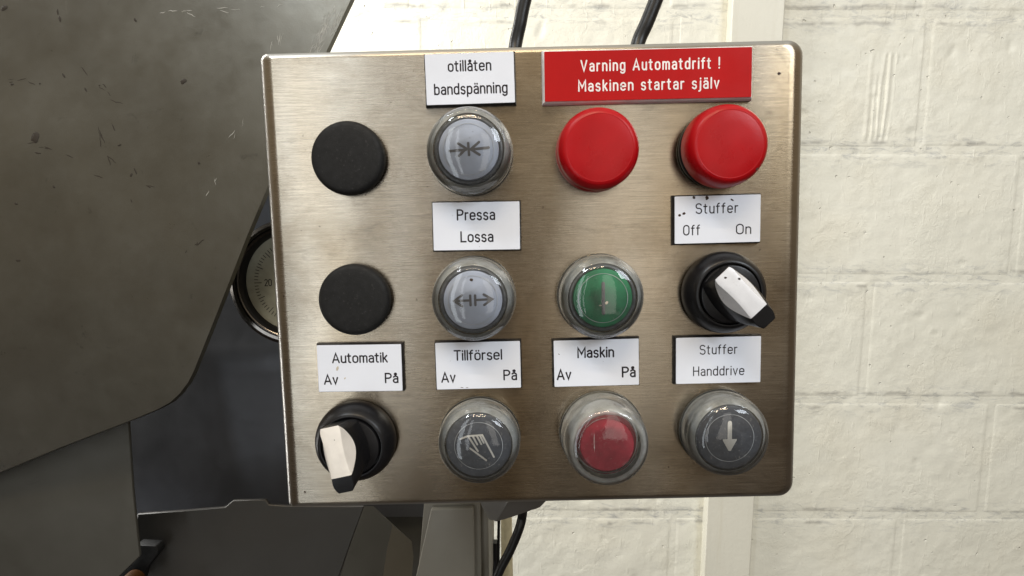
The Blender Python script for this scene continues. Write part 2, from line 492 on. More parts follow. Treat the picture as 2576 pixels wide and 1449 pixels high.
G = {
    'a': (0.40, bowl_a()),
    'b': (0.42, [[(0, 1), (0, 0)], A(0.21, 0.49, 0.21, 0.21, 180, 0) + A(0.21, 0.21, 0.21, 0.21, 0, -180)]),
    'd': (0.42, [[(0.42, 1), (0.42, 0)], A(0.21, 0.49, 0.21, 0.21, 0, 180) + A(0.21, 0.21, 0.21, 0.21, 180, 360)]),
    'e': (0.44, [[(0, 0.36), (0.44, 0.36), (0.44, 0.48)] + A(0.22, 0.48, 0.22, 0.22, 0, 180) + A(0.22, 0.22, 0.22, 0.22, 180, 325)]),
    'f': (0.26, [[(0.08, 0), (0.08, 0.82)] + A(0.26, 0.82, 0.18, 0.18, 180, 95), [(-0.04, X), (0.24, X)]]),
    'g': (0.42, [A(0.21, 0.49, 0.21, 0.21, 0, 180) + A(0.21, 0.21, 0.21, 0.21, 180, 360), [(0.42, X), (0.42, -0.08)] + A(0.21, -0.08, 0.21, 0.20, 0, -150)]),
    'i': (0.0, [[(0, 0), (0, X)], [(0, 0.93), (0, 0.97)]]),
    'j': (0.08, [[(0.08, X), (0.08, -0.10)] + A(-0.06, -0.10, 0.14, 0.16, 0, -90), [(0.08, 0.93), (0.08, 0.97)]]),
    'k': (0.36, [[(0, 0), (0, 1)], [(0.34, X), (0.02, 0.30)], [(0.13, 0.42), (0.37, 0)]]),
    'l': (0.0, [[(0, 0), (0, 1)]]),
    'm': (0.64, [[(0, 0), (0, X)], A(0.16, 0.54, 0.16, 0.16, 180, 0) + [(0.32, 0)], A(0.48, 0.54, 0.16, 0.16, 180, 0) + [(0.64, 0)]]),
    'n': (0.40, [[(0, 0), (0, X)], A(0.20, 0.50, 0.20, 0.20, 180, 0) + [(0.40, 0)]]),
    'o': (0.44, [stad(0, 0.44, 0, X)]),
    'p': (0.42, [[(0, X), (0, -0.28)], A(0.21, 0.49, 0.21, 0.21, 180, 0) + A(0.21, 0.21, 0.21, 0.21, 0, -180)]),
    'r': (0.24, [[(0, 0), (0, X)], A(0.19, 0.50, 0.19, 0.19, 180, 75)]),
    's': (0.38, [A(0.19, 0.53, 0.17, 0.17, 25, 90) + A(0.18, 0.53, 0.17, 0.17, 90, 250) + A(0.20, 0.17, 0.17, 0.19, 75, -90) + A(0.19, 0.17, 0.19, 0.17, -90, -155)]),
    't': (0.26, [[(0.08, 0.92), (0.08, 0.14)] + A(0.22, 0.14, 0.14, 0.14, 180, 275), [(-0.05, X), (0.24, X)]]),
    'u': (0.40, [[(0, X)] + A(0.20, 0.20, 0.20, 0.20, 180, 360), [(0.40, X), (0.40, 0)]]),
    'v': (0.40, [[(0, X), (0.20, 0), (0.40, X)]]),
    'A': (0.60, [[(0, 0), (0.30, 1), (0.60, 0)], [(0.10, 0.30), (0.50, 0.30)]]),
    'H': (0.54, [[(0, 0), (0, 1)], [(0.54, 0), (0.54, 1)], [(0, 0.52), (0.54, 0.52)]]),
    'L': (0.44, [[(0, 1), (0, 0), (0.44, 0)]]),
    'M': (0.66, [[(0, 0), (0, 1), (0.33, 0.35), (0.66, 1), (0.66, 0)]]),
    'O': (0.56, [stad(0, 0.56, 0, 1)]),
    'P': (0.52, [[(0, 0), (0, 1), (0.26, 1)] + A(0.27, 0.74, 0.25, 0.26, 90, -90) + [(0, 0.48)]]),
    'S': (0.54, [A(0.27, 0.75, 0.25, 0.25, 25, 90) + A(0.26, 0.75, 0.25, 0.25, 90, 250) + A(0.29, 0.25, 0.25, 0.27, 75, -90) + A(0.27, 0.25, 0.27, 0.25, -90, -155)]),
    'T': (0.52, [[(0, 1), (0.52, 1)], [(0.26, 1), (0.26, 0)]]),
    'V': (0.58, [[(0, 1), (0.29, 0), (0.58, 1)]]),
    '2': (0.46, [A(0.23, 0.77, 0.22, 0.23, 160, -30) + [(0, 0), (0.46, 0)]]),
    '0': (0.46, [stad(0, 0.46, 0, 1)]),
    '!': (0.0, [[(0, 1), (0, 0.30)], [(0, 0.03), (0, 0.0)]]),
    ' ': (0.22, []),
}
def accent(base, marks): w, s = G[base]; return (w, s + marks)
G['\u00e5'] = accent('a', [A(0.20, 0.93, 0.085, 0.085, 0, 360, 12)])
G['\u00e4'] = accent('a', [[(0.10, 0.92), (0.10, 0.96)], [(0.31, 0.92), (0.31, 0.96)]])
G['\u00f6'] = accent('o', [[(0.11, 0.92), (0.11, 0.96)], [(0.33, 0.92), (0.33, 0.96)]])


def text_lines(s, cx, cz, width, cap, gapf=0.2):
    """strokes of the string centred on (cx, cz) mm, letters widened to fill the given width"""
    adv = [G[c][0] for c in s]
    xs = min(1.5, (width / cap - gapf * (len(s) - 1)) / sum(adv))
    gap = (width - sum(adv) * xs * cap) / max(1, len(s) - 1)
    x = cx - width / 2
    out = []
    for c, w in zip(s, adv):
        for st in G[c][1]:
            out.append([((x + px * cap * xs) * MM, (cz - cap / 2 + py * cap) * MM) for px, py in st])
        x += w * cap * xs + gap
    return out


# ================================================================== CONTROL BOX
box = empty('control_box', (0.1075, 0, -0.093), 'brushed stainless steel control box with push buttons, selector switches and Swedish name plates', 'control box')
BX = Vector(box.location)


def rel(p): return Vector(p) - BX


def rrect(x0, x1, z0, z1, rs, n=7):
    """corner radii rs = (TL, TR, BR, BL); from top-left going right"""
    pts = []
    for (cx, cz, r, a0) in ((x0 + rs[0], z1 - rs[0], rs[0], 180), (x1 - rs[1], z1 - rs[1], rs[1], 90), (x1 - rs[2], z0 + rs[2], rs[2], 0), (x0 + rs[3], z0 + rs[3], rs[3], -90)):
        for k in range(n + 1):
            a = math.radians(a0 - 90 * k / n)
            pts.append((cx + r * math.cos(a), cz + r * math.sin(a)))
    return pts


# outline where the bent edge turns away (silhouette), measured a few mm behind the face
c_ = [at(u, v, 0.0040) for u, v in ((651.5, 135.5), (2021.5, 100.6), (1996.5, 1246.8), (726.5, 1272.3))]
XL = (c_[0].x + c_[3].x) / 2; XR = (c_[1].x + c_[2].x) / 2
ZT = (c_[0].z + c_[1].z) / 2; ZB = (c_[2].z + c_[3].z) / 2
prof = []
steps = 14
RXL, RXR, RZ, DY = 6.4 * MM, 7.6 * MM, 3.6 * MM, 5.6 * MM
for k in range(steps + 1):
    t = PI / 2 * k / steps
    # inset falls from full on the face to nothing at the side
    prof.append((1 - math.sin(t), 1 - math.cos(t)))
vs, fs = [], []
rings = []
def ring(insl, insr, insz, y, shrink=1.0):
    rs = [max(0.6 * MM, r) for r in (3.4 * MM - insz * 0.75, 6.2 * MM - insz * 0.75, 6.0 * MM - insz * 0.75, 2.6 * MM - insz * 0.5)]
    pts = rrect(XL + insl, XR - insr, ZB + insz, ZT - insz, rs)
    i0 = len(vs)
    for x, z in pts:
        vs.append(rel((x, y, z)))
    rings.append(list(range(i0, i0 + len(pts))))
for (ins, dy) in prof:
    # three shallow flutes added to the right hand bend to draw reflected lines
    fl = 0.0
    ring(ins * RXL, ins * RXR + 0.32 * MM * math.sin(ins * PI * 3) ** 2 * (1 if 0.02 < ins < 0.9 else 0), ins * RZ, dy * DY)
ring(0, 0, 0, 20 * MM)
ring(0.3 * MM, 0.3 * MM, 0.3 * MM, 21 * MM)
ring(14 * MM, 14 * MM, 9 * MM, 21.2 * MM)
ring(14 * MM, 14 * MM, 9 * MM, 82 * MM)
for a, b in zip(rings, rings[1:]):
    n = len(a)
    for k in range(n):
        fs.append((a[k], a[(k + 1) % n], b[(k + 1) % n], b[k]))
# subdivided face so that it stays flat and clean
fs.append(tuple(rings[0]))
fs.append(tuple(reversed(rings[-1])))
shell = link('shell', mesh('shell', vs, fs, True, 0.7), M['steel'], box)


def fit_plate(q, y):
    p = [at(u, v, y) for u, v in q]
    c = (p[0] + p[1] + p[2] + p[3]) / 4
    w = ((p[1] - p[0]).length + (p[2] - p[3]).length) / 2
    h = ((p[0] - p[3]).length + (p[1] - p[2]).length) / 2
    d = ((p[1] - p[0]) + (p[2] - p[3])) / 2
    return c, w, h, math.atan2(d.z, d.x)


def dots(spots, r0=0.5):
    """small irregular blobs: spots (x, z, y, size, stretch, angle) in mm"""
    vs, fs = [], []
    for (x, z, y, s, st, ang) in spots:
        base = len(vs); n = 10
        ca, sa = math.cos(ang), math.sin(ang)
        for k in range(n):
            a = 2 * PI * k / n
            rr = s * (1 + random.uniform(-0.2, 0.2))
            dx, dz = rr * st * math.cos(a), rr * math.sin(a)
            vs.append(((x + dx * ca - dz * sa) * MM, -y * MM, (z + dx * sa + dz * ca) * MM))
        vs.append((x * MM, -(y + s * 0.35) * MM, z * MM))
        for k in range(n): fs.append((base + k, base + (k + 1) % n, base + n))
    return mesh('dots', vs, fs, True)


def name_plate(q, texts, label, red=False, pen=0.26, specks=None, t=3.0, stain=None, gapf=0.25):
    c, w, h, ang = fit_plate(q, -t * MM)
    root_c = Vector((c.x, 0, c.z))
    bv = 0.9 * MM if red else 0.55 * MM
    core_mat, face_mat = (M['white_core'], M['red_plate']) if red else (M['plate_core'], M['white_plate'])
    # core slab: bevelled, slightly ragged edge where it was sawn
    nx, nz = 26, 14
    def outline(grow, jit):
        pts = []
        W, H = w / 2 + grow, h / 2 + grow
        for i in range(nx): pts.append((-W + 2 * W * i / nx, H))
        for i in range(nz): pts.append((W, H - 2 * H * i / nz))
        for i in range(nx): pts.append((W - 2 * W * i / nx, -H))
        for i in range(nz): pts.append((-W, -H + 2 * H * i / nz))
        return [(x + random.uniform(-jit, jit), z + random.uniform(-jit, jit)) for x, z in pts]
    layers = [(bv, 0.0002 * MM, 0.0), (bv, 0.10 * MM if not red else 0.03 * MM, 1.2), (bv * 0.55, 0.05 * MM, t * 0.7), (0.0, 0.0, t - 0.32)]
    vs, fs = [], []
    n = 2 * (nx + nz)
    for (g, j, y) in layers:
        for x, z in outline(g, j): vs.append((x, -y * MM, z))
    for a in range(len(layers) - 1):
        for k in range(n):
            fs.append((a * n + k, a * n + (k + 1) % n, (a + 1) * n + (k + 1) % n, (a + 1) * n + k))
    fs.append(tuple(range(n))); fs.append(tuple(range((len(layers) - 1) * n, len(layers) * n)))
    core = link('name_plate', mesh('plate_core', vs, fs), core_mat, box)
    core.location = rel(root_c)
    core.rotation_euler = (0, -ang, 0)
    core['label'] = label
    face = rrect(-w / 2, w / 2, -h / 2, h / 2, [0.35 * MM] * 4, 3)
    fm = prism(face, -t * MM, -(t - 0.318) * MM)
    bevel_mesh(fm, 0.06 * MM, 1)
    link('plate_face', fm, face_mat, core)
    lines = []
    wmm, hmm = w / MM, h / MM
    for (s, fx, fz, fw, fc) in texts:
        lines += text_lines(s, (fx - 0.5) * wmm, (0.5 - fz) * hmm, fw * wmm, fc * hmm, gapf)
    link('lettering', ribbon(lines, pen * MM, 0.0012 * MM, (t + 0.02) * MM), M['white_ink'] if red else M['ink'], core)
    if specks:
        sp = [((fx - 0.5) * wmm, (0.5 - fz) * hmm, t + 0.03, s, st, a) for fx, fz, s, st, a in specks]
        for q in sp: link('dirt_speck', dots([q]), M['speck'], core)
    if stain:
        sp = [((fx - 0.5) * wmm, (0.5 - fz) * hmm, t + 0.01, s, st, a) for fx, fz, s, st, a in stain]
        for q in sp: link('stain', dots([q]), M['stain'], core)
    return core


M['stain'] = plastic('dried_beige_stain', (0.52, 0.46, 0.36), 0.4, 0.5)
# texts: (string, centre x, centre y, width, cap height) as fractions of the plate
name_plate([(1069, 137), (1291.9, 129.3), (1295.6, 257.8), (1072.7, 264.6)],
           [('otill\u00e5ten', 0.50, 0.245, 0.475, 0.20), ('bandsp\u00e4nning', 0.505, 0.695, 0.815, 0.20)],
           'white plate with black edge reading otillåten bandspänning', pen=0.29)
name_plate([(1368.4, 129.6), (1892.3, 117.9), (1890.1, 243.9), (1371.2, 255.9)],
           [('Varning Automatdrift !', 0.51, 0.30, 0.665, 0.205), ('Maskinen startar sj\u00e4lv', 0.503, 0.70, 0.675, 0.205)],
           'wide red warning plate with white lettering', red=True, pen=0.30, t=3.4, gapf=0.34)
name_plate([(1088.1, 510), (1306.4, 506.4), (1308.7, 627.1), (1090.8, 630.4)],
           [('Pressa', 0.497, 0.262, 0.425, 0.205), ('Lossa', 0.503, 0.72, 0.365, 0.205)],
           'white plate reading Pressa Lossa', pen=0.31,
           specks=[(0.23, 0.27, 0.12, 1, 0), (0.53, 0.93, 0.10, 1, 0)])
name_plate([(1697.4, 494.2), (1914.1, 489), (1912, 607.8), (1697.4, 614)],
           [('Stuffer', 0.49, 0.265, 0.485, 0.20), ('Off', 0.197, 0.715, 0.185, 0.20), ('On', 0.805, 0.72, 0.165, 0.20)],
           'white plate reading Stuffer Off On, spattered with brown specks', pen=0.24, gapf=0.3,
           specks=[(0.222, 0.03, 0.62, 1, 0), (0.375, 0.045, 0.68, 1.25, 1.5), (0.665, 0.10, 0.36, 2.0, -0.6), (0.057, 0.395, 0.50, 1.1, 0.5), (0.107, 0.362, 0.52, 1.2, 0.7)])
name_plate([(797.1, 868.9), (1008.7, 866.2), (1012.7, 982.8), (801.7, 986.1)],
           [('Automatik', 0.505, 0.275, 0.645, 0.195), ('Av', 0.152, 0.735, 0.155, 0.195), ('P\u00e5', 0.875, 0.72, 0.145, 0.195)],
           'white plate reading Automatik Av På', pen=0.31,
           stain=[(0.235, 0.50, 0.45, 2.2, 1.35), (0.318, 0.715, 0.32, 1.3, 1.2)])
name_plate([(1094.7, 863.1), (1307.7, 857.8), (1311, 975.2), (1098.7, 980.2)],
           [('Tillf\u00f6rsel', 0.50, 0.275, 0.555, 0.20), ('Av', 0.142, 0.74, 0.155, 0.20), ('P\u00e5', 0.875, 0.72, 0.145, 0.20)],
           'white plate reading Tillförsel Av På', pen=0.31, specks=[(0.175, 0.39, 0.09, 1, 0), (0.3, 0.965, 0.12, 5, 0), (0.36, 0.97, 0.10, 6, 0)])
name_plate([(1392.6, 857.1), (1606.6, 852.2), (1607.6, 967.3), (1394.9, 973.9)],
           [('Maskin', 0.493, 0.27, 0.415, 0.205), ('Av', 0.115, 0.735, 0.155, 0.205), ('P\u00e5', 0.88, 0.715, 0.145, 0.205)],
           'white plate reading Maskin Av På', pen=0.34, specks=[(0.06, 0.29, 0.16, 2, -0.6), (0.58, 0.47, 0.09, 1, 0)])
name_plate([(1701.2, 850.5), (1914.2, 845.6), (1913.2, 961.3), (1700.2, 966.3)],
           [('Stuffer', 0.50, 0.265, 0.435, 0.19), ('Handdrive', 0.505, 0.73, 0.595, 0.19)],
           'white plate reading Stuffer Handdrive', pen=0.22, gapf=0.27, specks=[(0.64, 0.90, 0.10, 1, 0)])


# ---------------------------------------------------------------- buttons
def place(u, v, h):
    p = at(u, v, -h * MM)
    return rel((p.x, 0, p.z))


def tilt(o, ax, az):
    o.rotation_euler = (math.radians(ax), 0, math.radians(az))


plug_me = lathe(smooth_profile([(13.2, 0.05), (14.2, 0.7), (14.55, 2.4), (14.2, 4.6), (13.0, 5.7), (11.2, 6.1)], 5) + [(6, 6.2), (0, 6.25)])
for (u, v, lab) in ((873, 397, 'upper black blanking plug'), (889.5, 755, 'lower black blanking plug')):
    o = link('blanking_plug', plug_me, M['plug'], box)
    o.location = place(u, v, 5.0); o['label'] = lab

H_FACE = 12.0
bezel_me = lathe([(13.2, 0.02), (13.4, 1.0), (13.5, 6.5), (13.4, 9.6), (13.2, 10.6), (12.9, 11.1), (12.3, 11.3), (11.8, 11.0), (11.75, 9.0), (0.0, 8.98)])
face_me = lathe([(11.5, 9.05), (11.5, H_FACE - 0.5), (11.3, H_FACE - 0.1), (10.9, H_FACE), (0, H_FACE + 0.25)])
wide_face_me = lathe([(12.9, 11.3), (12.9, H_FACE - 0.3), (12.6, H_FACE), (0, H_FACE + 0.1)])
cover_prof_o = smooth_profile([(15.6, 0.05), (16.7, 0.6), (17.0, 2.2), (16.5, 3.2), (16.75, 4.4), (16.7, 7.5), (16.3, 9.6), (16.25, 10.4), (15.5, 12.2), (14.35, 14.3), (13.9, 14.6), (12.2, 15.8), (8.5, 16.9), (4.0, 17.4), (0, 17.5)], 4)
cover_prof_i = smooth_profile([(0, 16.8), (4.0, 16.7), (8.3, 16.2), (11.8, 15.1), (13.4, 13.8), (14.7, 11.6), (15.5, 8.6), (15.7, 5.0), (15.4, 1.0)], 4)
cover_me = lathe(cover_prof_o, 72, 1.2, 0.006)
skirt_me = lathe(smooth_profile([(15.9, 0.1), (16.2, 2.0), (16.0, 5.0), (15.8, 8.0), (15.0, 10.4), (14.0, 11.6), (13.6, 11.9)], 4), 72, 1.2, 0.01)
ring_me = ribbon([A(0, 0, 9.6 * MM, 9.6 * MM, 0, 360, 60)], 0.09 * MM, 0, 0)


def sym(lines, hw):
    return ribbon([[(x * MM, z * MM) for x, z in l] for l in lines], hw * MM, 0.012 * MM, 0)


def filled(poly, y):
    me = bpy.data.meshes.new('fill')
    me.from_pydata([(x * MM, -y * MM, z * MM) for x, z in poly], [], [tuple(range(len(poly)))])
    return me


S_IN = sym([[(-7.2, -0.5), (-1.0, -0.1)], [(-3.9, 2.3), (-0.9, 0.3), (-3.8, -2.3)], [(7.6, 0.5), (0.9, -0.1)], [(4.0, 2.6), (0.8, 0.0), (4.1, -2.1)], [(-0.1, 2.3), (0.1, -2.1)]], 0.50)
S_OUT = sym([[(-1.0, 1.9), (-0.95, -1.9)], [(0.9, 1.9), (0.95, -1.9)], [(-1.0, 0), (-6.9, -0.1)], [(0.95, 0.1), (7.2, 0.3)], [(-4.2, 2.1), (-7.3, -0.1), (-4.2, -2.2)], [(4.3, 2.2), (7.5, 0.3), (4.4, -1.9)]], 0.48)
S_BAR = sym([[(0.1, 5.8), (0.1, -5.9)]], 0.68)
S_HAND = sym([[(-7.2, 3.0), (-4.2, 4.1), (1.6, 4.4), (6.0, -4.7)], [(-4.0, 4.0), (-0.3, -2.2)], [(-2.2, 4.1), (-0.5, 0.6)], [(-0.6, 4.2), (1.1, 0.7)], [(0.7, 4.2), (2.1, 1.2)], [(-3.4, -0.9), (2.9, -6.0)]], 0.36)
S_ARROW = sym([[(0, 6.2), (0, -1.0)]], 0.85)


def push_button(u, v, face_mat, symbol, label, sym_mat='symbol', h=H_FACE, wide=False, rot=(0, 0)):
    b = link('push_button', bezel_me, M['bezel'], box)
    b.location = place(u, v, h); tilt(b, *rot); b['label'] = label
    f = link('button_face', wide_face_me if wide else face_me, face_mat, b)
    r = link('face_ring', ring_me, M['ring_line'], b); r.location = (0, -(H_FACE + 0.28) * MM, 0)
    if symbol is not None:
        s = link('symbol', symbol, M[sym_mat], b); s.location = (0, -(H_FACE + 0.30) * MM, 0)
    link('cover_skirt', skirt_me, M['skirt'], b)
    link('clear_cover', cover_me, M['cover'], b)
    return b


push_button(1179, 376, M['white_lens'], S_IN, 'clear-capped white push button with two arrows pointing inward')
b2 = push_button(1189.7, 755.4, M['white_lens'], S_OUT, 'clear-capped white push button with two arrows pointing outward')
b3 = push_button(1516.8, 750, M['green_lens'], S_BAR, 'clear-capped green push button with a vertical bar')
b4 = push_button(1204, 1121, M['dark_lens'], S_HAND, 'clear-capped dark push button with a hand outline', 'symbol_light', wide=True)
b5 = push_button(1840, 1106, M['dark_lens'], S_ARROW, 'clear-capped dark push button with a white down arrow', 'symbol_light', wide=True, h=14)
tri = link('symbol', filled([(-2.8, -0.4), (-2.75, -0.95), (-0.45, -5.2), (0.45, -5.2), (2.75, -0.95), (2.8, -0.4)], H_FACE + 0.36), M['symbol_light'], b5)
# small marks seen on single buttons
link('dirt_speck', dots([(-0.4, 8.0, H_FACE + 0.2, 0.55, 1.3, 0)]), M['speck'], b2)
link('dirt_speck', dots([(0.5, -1.2, 17.45, 0.55, 1.3, 0.5), (-1.8, -2.2, 17.3, 0.25, 2, 0.1)]), M['stain'], b3)
link('dirt_speck', dots([(1.8, 6.6, H_FACE + 0.2, 0.13, 1, 0), (0.6, 4.3, H_FACE + 0.25, 0.13, 1, 0)]), M['speck'], bpy.data.objects['push_button'])

# red stop button in a tall clear collar
stop = link('push_button', lathe([(13.4, 0.02), (13.6, 1.0), (13.7, 6.0), (13.4, 9.5), (12.9, 10.8), (12.5, 11.0), (12.2, 9.5), (0, 9.4)]), M['silver'], box)
stop.location = place(1528, 1120, 16.0); stop['label'] = 'clear-collared red push button under the Maskin plate'
link('button_face', lathe([(12.0, 9.5), (12.0, 13.0), (11.6, 13.4), (10.9, 13.6), (10.7, 15.4), (10.3, 15.8), (0, 16.0)]), M['red_lens'], stop)
link('clear_ring', lathe([(12.3, 13.7), (12.3, 15.4), (11.7, 16.3), (10.95, 16.3), (10.95, 13.8)], 64, 0.8), M['cover'], stop)
o_ = smooth_profile([(16.4, 0.05), (17.4, 0.6), (17.6, 2.4), (17.1, 3.6), (16.9, 7.0), (16.8, 12.0), (16.1, 16.0), (15.0, 18.6), (13.2, 19.6), (10.0, 20.2), (5, 20.5), (0, 20.6)], 4)
i_ = smooth_profile([(0, 19.9), (5, 19.8), (10.0, 19.5), (13.0, 18.8), (14.2, 17.2), (15.1, 15.0), (15.5, 11.0), (15.4, 5.0), (15.2, 1.0)], 4)
link('cover_skirt', lathe(smooth_profile([(16.6, 0.1), (16.8, 2.4), (16.4, 6.0), (16.2, 10.0), (15.9, 14.0), (15.2, 17.0), (13.8, 18.2), (12.8, 17.6)], 4), 72, 1.2, 0.01), M['skirt'], stop)
link('clear_cover', lathe(o_, 72, 1.2, 0.008), M['cover'], stop)

# red silicone-capped buttons
red1 = link('red_button', lathe(smooth_profile([(15.0, 0.03), (15.7, 0.8), (15.6, 3.0), (15.2, 5.0), (15.4, 8.0), (15.5, 10.4), (15.0, 12.0), (13.9, 13.5), (12.7, 14.1)], 6) + [(12.5, 14.06), (12.3, 14.1), (8, 14.3), (0, 14.4)], 84, 0.5), M['red_cap'], box)
red1.location = place(1509, 371, 14.0); red1['label'] = 'left red domed button under the warning plate'
red2 = link('red_button', lathe(smooth_profile([(14.6, 0.03), (15.2, 0.8), (15.1, 2.2), (14.2, 3.0), (13.4, 3.2)], 4), 84, 0.8), M['black'], box)
red2.location = place(1838, 362, 15.5); red2['label'] = 'right red domed button under the warning plate, its cap lifted off the black collar'
link('collar', lathe([(13.3, 2.6), (13.6, 3.0), (13.6, 5.4), (13.0, 5.8)]), M['bezel'], red2)
cap = link('button_cap', lathe([(12.6, 5.2)] + smooth_profile([(14.6, 5.1), (15.6, 5.6), (15.7, 7.6), (15.5, 10.5), (14.9, 13.1), (13.8, 14.9), (12.6, 15.55)], 6) + [(12.4, 15.5), (12.2, 15.55), (8, 15.75), (0, 15.85)], 84, 0.5), M['red_cap'], red2)
link('dirt_speck', dots([(10.2, -9.4, 15.1, 0.3, 2.2, 0.9)]), M['speck'], red2)


# ---------------------------------------------------------------- selector switches
sel_bezel = lathe(smooth_profile([(15.6, 0.05), (16.4, 1.0), (16.6, 3.0), (16.2, 5.6), (15.0, 8.4), (13.6, 10.2), (12.6, 10.7)], 5) + [(12.2, 10.6), (11.9, 9.6), (11.8, 8.0), (0, 7.9)], 84, 0.7)
knob_disc = lathe([(11.5, 8.0), (11.5, 10.6), (11.3, 11.1), (10.8, 11.3), (0, 11.4)], 84, 0.6)


U0, U1, UI = -12.6, 13.2, 6.9


def grip(u0, u1, top=25.5, insert=False):
    """thumb grip along +x (mm): waisted crown, flaring flanks, foot on the disc"""
    N = 28
    vs, fs, cols = [], [], []
    for i in range(N + 1):
        u = u0 + (u1 - u0) * i / N
        s = (u - U0) / (U1 - U0)                      # 0 at the tail, 1 at the tip
        crown = 4.05 - 0.7 * math.sin(PI * min(1, s / 0.85))
        if s < 0.10: crown *= 1 - ((0.10 - s) / 0.10) ** 2 * 0.18
        if s > 0.84: crown *= 1 - ((s - 0.84) / 0.16) ** 2.5 * 0.30
        lens = math.sin(PI * min(1, max(0, (u - U0) / (UI - U0)))) if u < UI else 0.0
        wid = crown + 0.5 + 2.7 * math.sin(PI * min(1, max(0, s * 0.92 + 0.03)))
        foot = wid + 1.2 * math.sin(PI * s) + 0.4
        ht = top - 0.7 * (2 * s - 1) ** 2
        mid = 19.5
        e = 0.05 if insert else 0.0
        if insert:
            low = ht - 0.15 - 5.2 * lens ** 0.8
            k = (ht - low) / (ht - mid)
            wl_ = crown + (wid - crown) * min(1, k)
            sec = [(wl_ + e, low), ((crown + wl_) / 2 + e, (ht + low) / 2), (crown + e, ht - 0.10), (crown - 0.22, ht + e), (crown * 0.4, ht + e + 0.05)]
        else:
            sec = [(foot, 11.2), (foot * 0.7 + wid * 0.3, 12.6), (wid + 0.15, 16.0), (wid, mid), ((crown + wid) / 2, (ht + mid) / 2), (crown, ht - 0.18), (crown - 0.25, ht), (crown * 0.4, ht + 0.05)]
        row = []
        for w, h in sec + [(-w, h) for w, h in reversed(sec)]:
            uu = u
            if s < 0.12: uu += (ht - h) * 0.16 * (1 - s / 0.12)
            if s > 0.75: uu -= max(0, ht - h) * 0.30 * (s - 0.75) / 0.25
            row.append(len(vs)); vs.append((uu * MM, -h * MM, w * MM))
        cols.append(row)
    for a, b in zip(cols, cols[1:]):
        for k in range(len(a) - 1): fs.append((a[k], a[k + 1], b[k + 1], b[k]))
        fs.append((a[0], b[0], b[-1], a[-1]))
    fs.append(tuple(cols[0])); fs.append(tuple(reversed(cols[-1])))
    return mesh('grip', vs, fs, True, 0.55)


grip_me = grip(U0, U1)
insert_me = grip(U0 - 0.05, UI, insert=True)
for (u, v, ang, ox, oz, lab, im, sp) in (
        (1839.4, 741, -47, 0.0, 0.2, 'black selector switch with white insert, turned toward On', 'insert', [(-10.6, -0.3, 25.1, 0.40, 1.5, 0.9), (-7.0, 2.9, 25.4, 0.40, 1.4, 0.4)]),
        (881, 1127, -79, -0.9, 0.9, 'black selector switch with grubby cream insert, pointing down', 'insert_old', [(-7.6, 1.0, 25.3, 0.24, 1.6, 0.9), (1.0, -2.2, 25.5, 0.16, 2.4, 0.3), (2.1, -1.6, 25.5, 0.14, 3.0, 0.8), (-0.2, -2.4, 25.5, 0.13, 1.5, 0.3)])):
    b = link('selector_switch', sel_bezel, M['black'], box)
    b.location = place(u, v, 11.3); b['label'] = lab
    d = link('knob', knob_disc, M['black'], b)
    g = link('grip', grip_me, M['black'], b); g.rotation_euler = (0, -math.radians(ang), 0); g.location = (ox * MM, 0, oz * MM)
    g2 = link('grip_insert', insert_me, M[im], b); g2.rotation_euler = g.rotation_euler; g2.location = g.location
    for q in sp:
        s_ = link('dirt_speck', dots([q]), M['speck'], b); s_.rotation_euler = g.rotation_euler; s_.location = g.location

# specks on the steel
sp = []
for (u, v, s, st, a) in ((1960, 185, 0.55, 1.3, 0.1), (767, 1238, 0.35, 1.8, 1.9), (1682, 1175, 0.25, 1, 0), (1075, 470, 0.2, 1, 0), (1262, 305, 0.15, 1.8, 0), (920, 490, 0.2, 1, 0), (866, 602, 0.12, 2, 0), (758, 580, 0.18, 1, 0)):
    p = rel(at(u, v, 0)); sp.append((p.x / MM, p.z / MM, 0.01 - (0), s, st, a))
for q in sp: link('dirt_speck', dots([q]), M['speck'], box)


# ================================================================== MACHINE SIDE
def poly_at(pts, Y): return [(p.x, p.z) for p in (at(u, v, Y) for u, v in pts)]


def tag(o, label, cat, group=None, kind=None):
    if label: o['label'] = label
    if cat: o['category'] = cat
    if group: o['group'] = group
    if kind: o['kind'] = kind
    return o


# guard plate: large scuffed sheet, straight slanting edge and a rounded lower corner
YG = 0.115
edge = [(1010, -260), (882, 0), (822, 128), (742, 310), (665, 490), (622, 592), (582, 695), (532, 822), (500, 902), (487, 935), (473, 962), (452, 990), (428, 1012), (395, 1030), (330, 1057), (160, 1122), (0, 1188), (-400, 1350), (-900, 1500), (-900, -260)]
GN = Vector((-0.10, -math.cos(0.2), math.sin(0.2))).normalized()
GP = Vector((-0.05, YG, -0.09))
def on_guard(u, v, off=0.0):
    d = ray(u, v)
    return CAM + d * ((GP + GN * off - CAM).dot(GN) / d.dot(GN))
GZ = on_guard(300, 330).z
def on_hopper(u, v, lift=0.0):
    """the lower half of the plate is rolled away from the viewer"""
    p = on_guard(u, v)
    for _ in range(6): p = on_guard(u, v, lift - 0.75 * max(0.0, GZ - p.z) ** 2)  # roll bent into the plate to darken its lower half
    return p
pts2 = []
for (a, b) in zip(edge, edge[1:] + edge[:1]):
    L_ = math.hypot(b[0] - a[0], b[1] - a[1]); k = max(1, int(L_ / 40))
    for q in range(k): pts2.append((a[0] + (b[0] - a[0]) * q / k, a[1] + (b[1] - a[1]) * q / k))
ne = len(pts2)
inner = [Vector((u + 7, v + 5)) for u in range(-880, 1000, 45) for v in range(-240, 1480, 45)]
co, ed_, fa, *_r = geometry.delaunay_2d_cdt([Vector(p) for p in pts2] + inner, [(i, (i + 1) % ne) for i in range(ne)], [], 1, 0.01)
front = [on_hopper(p.x, p.y) for p in co]
n = len(front)
from collections import Counter
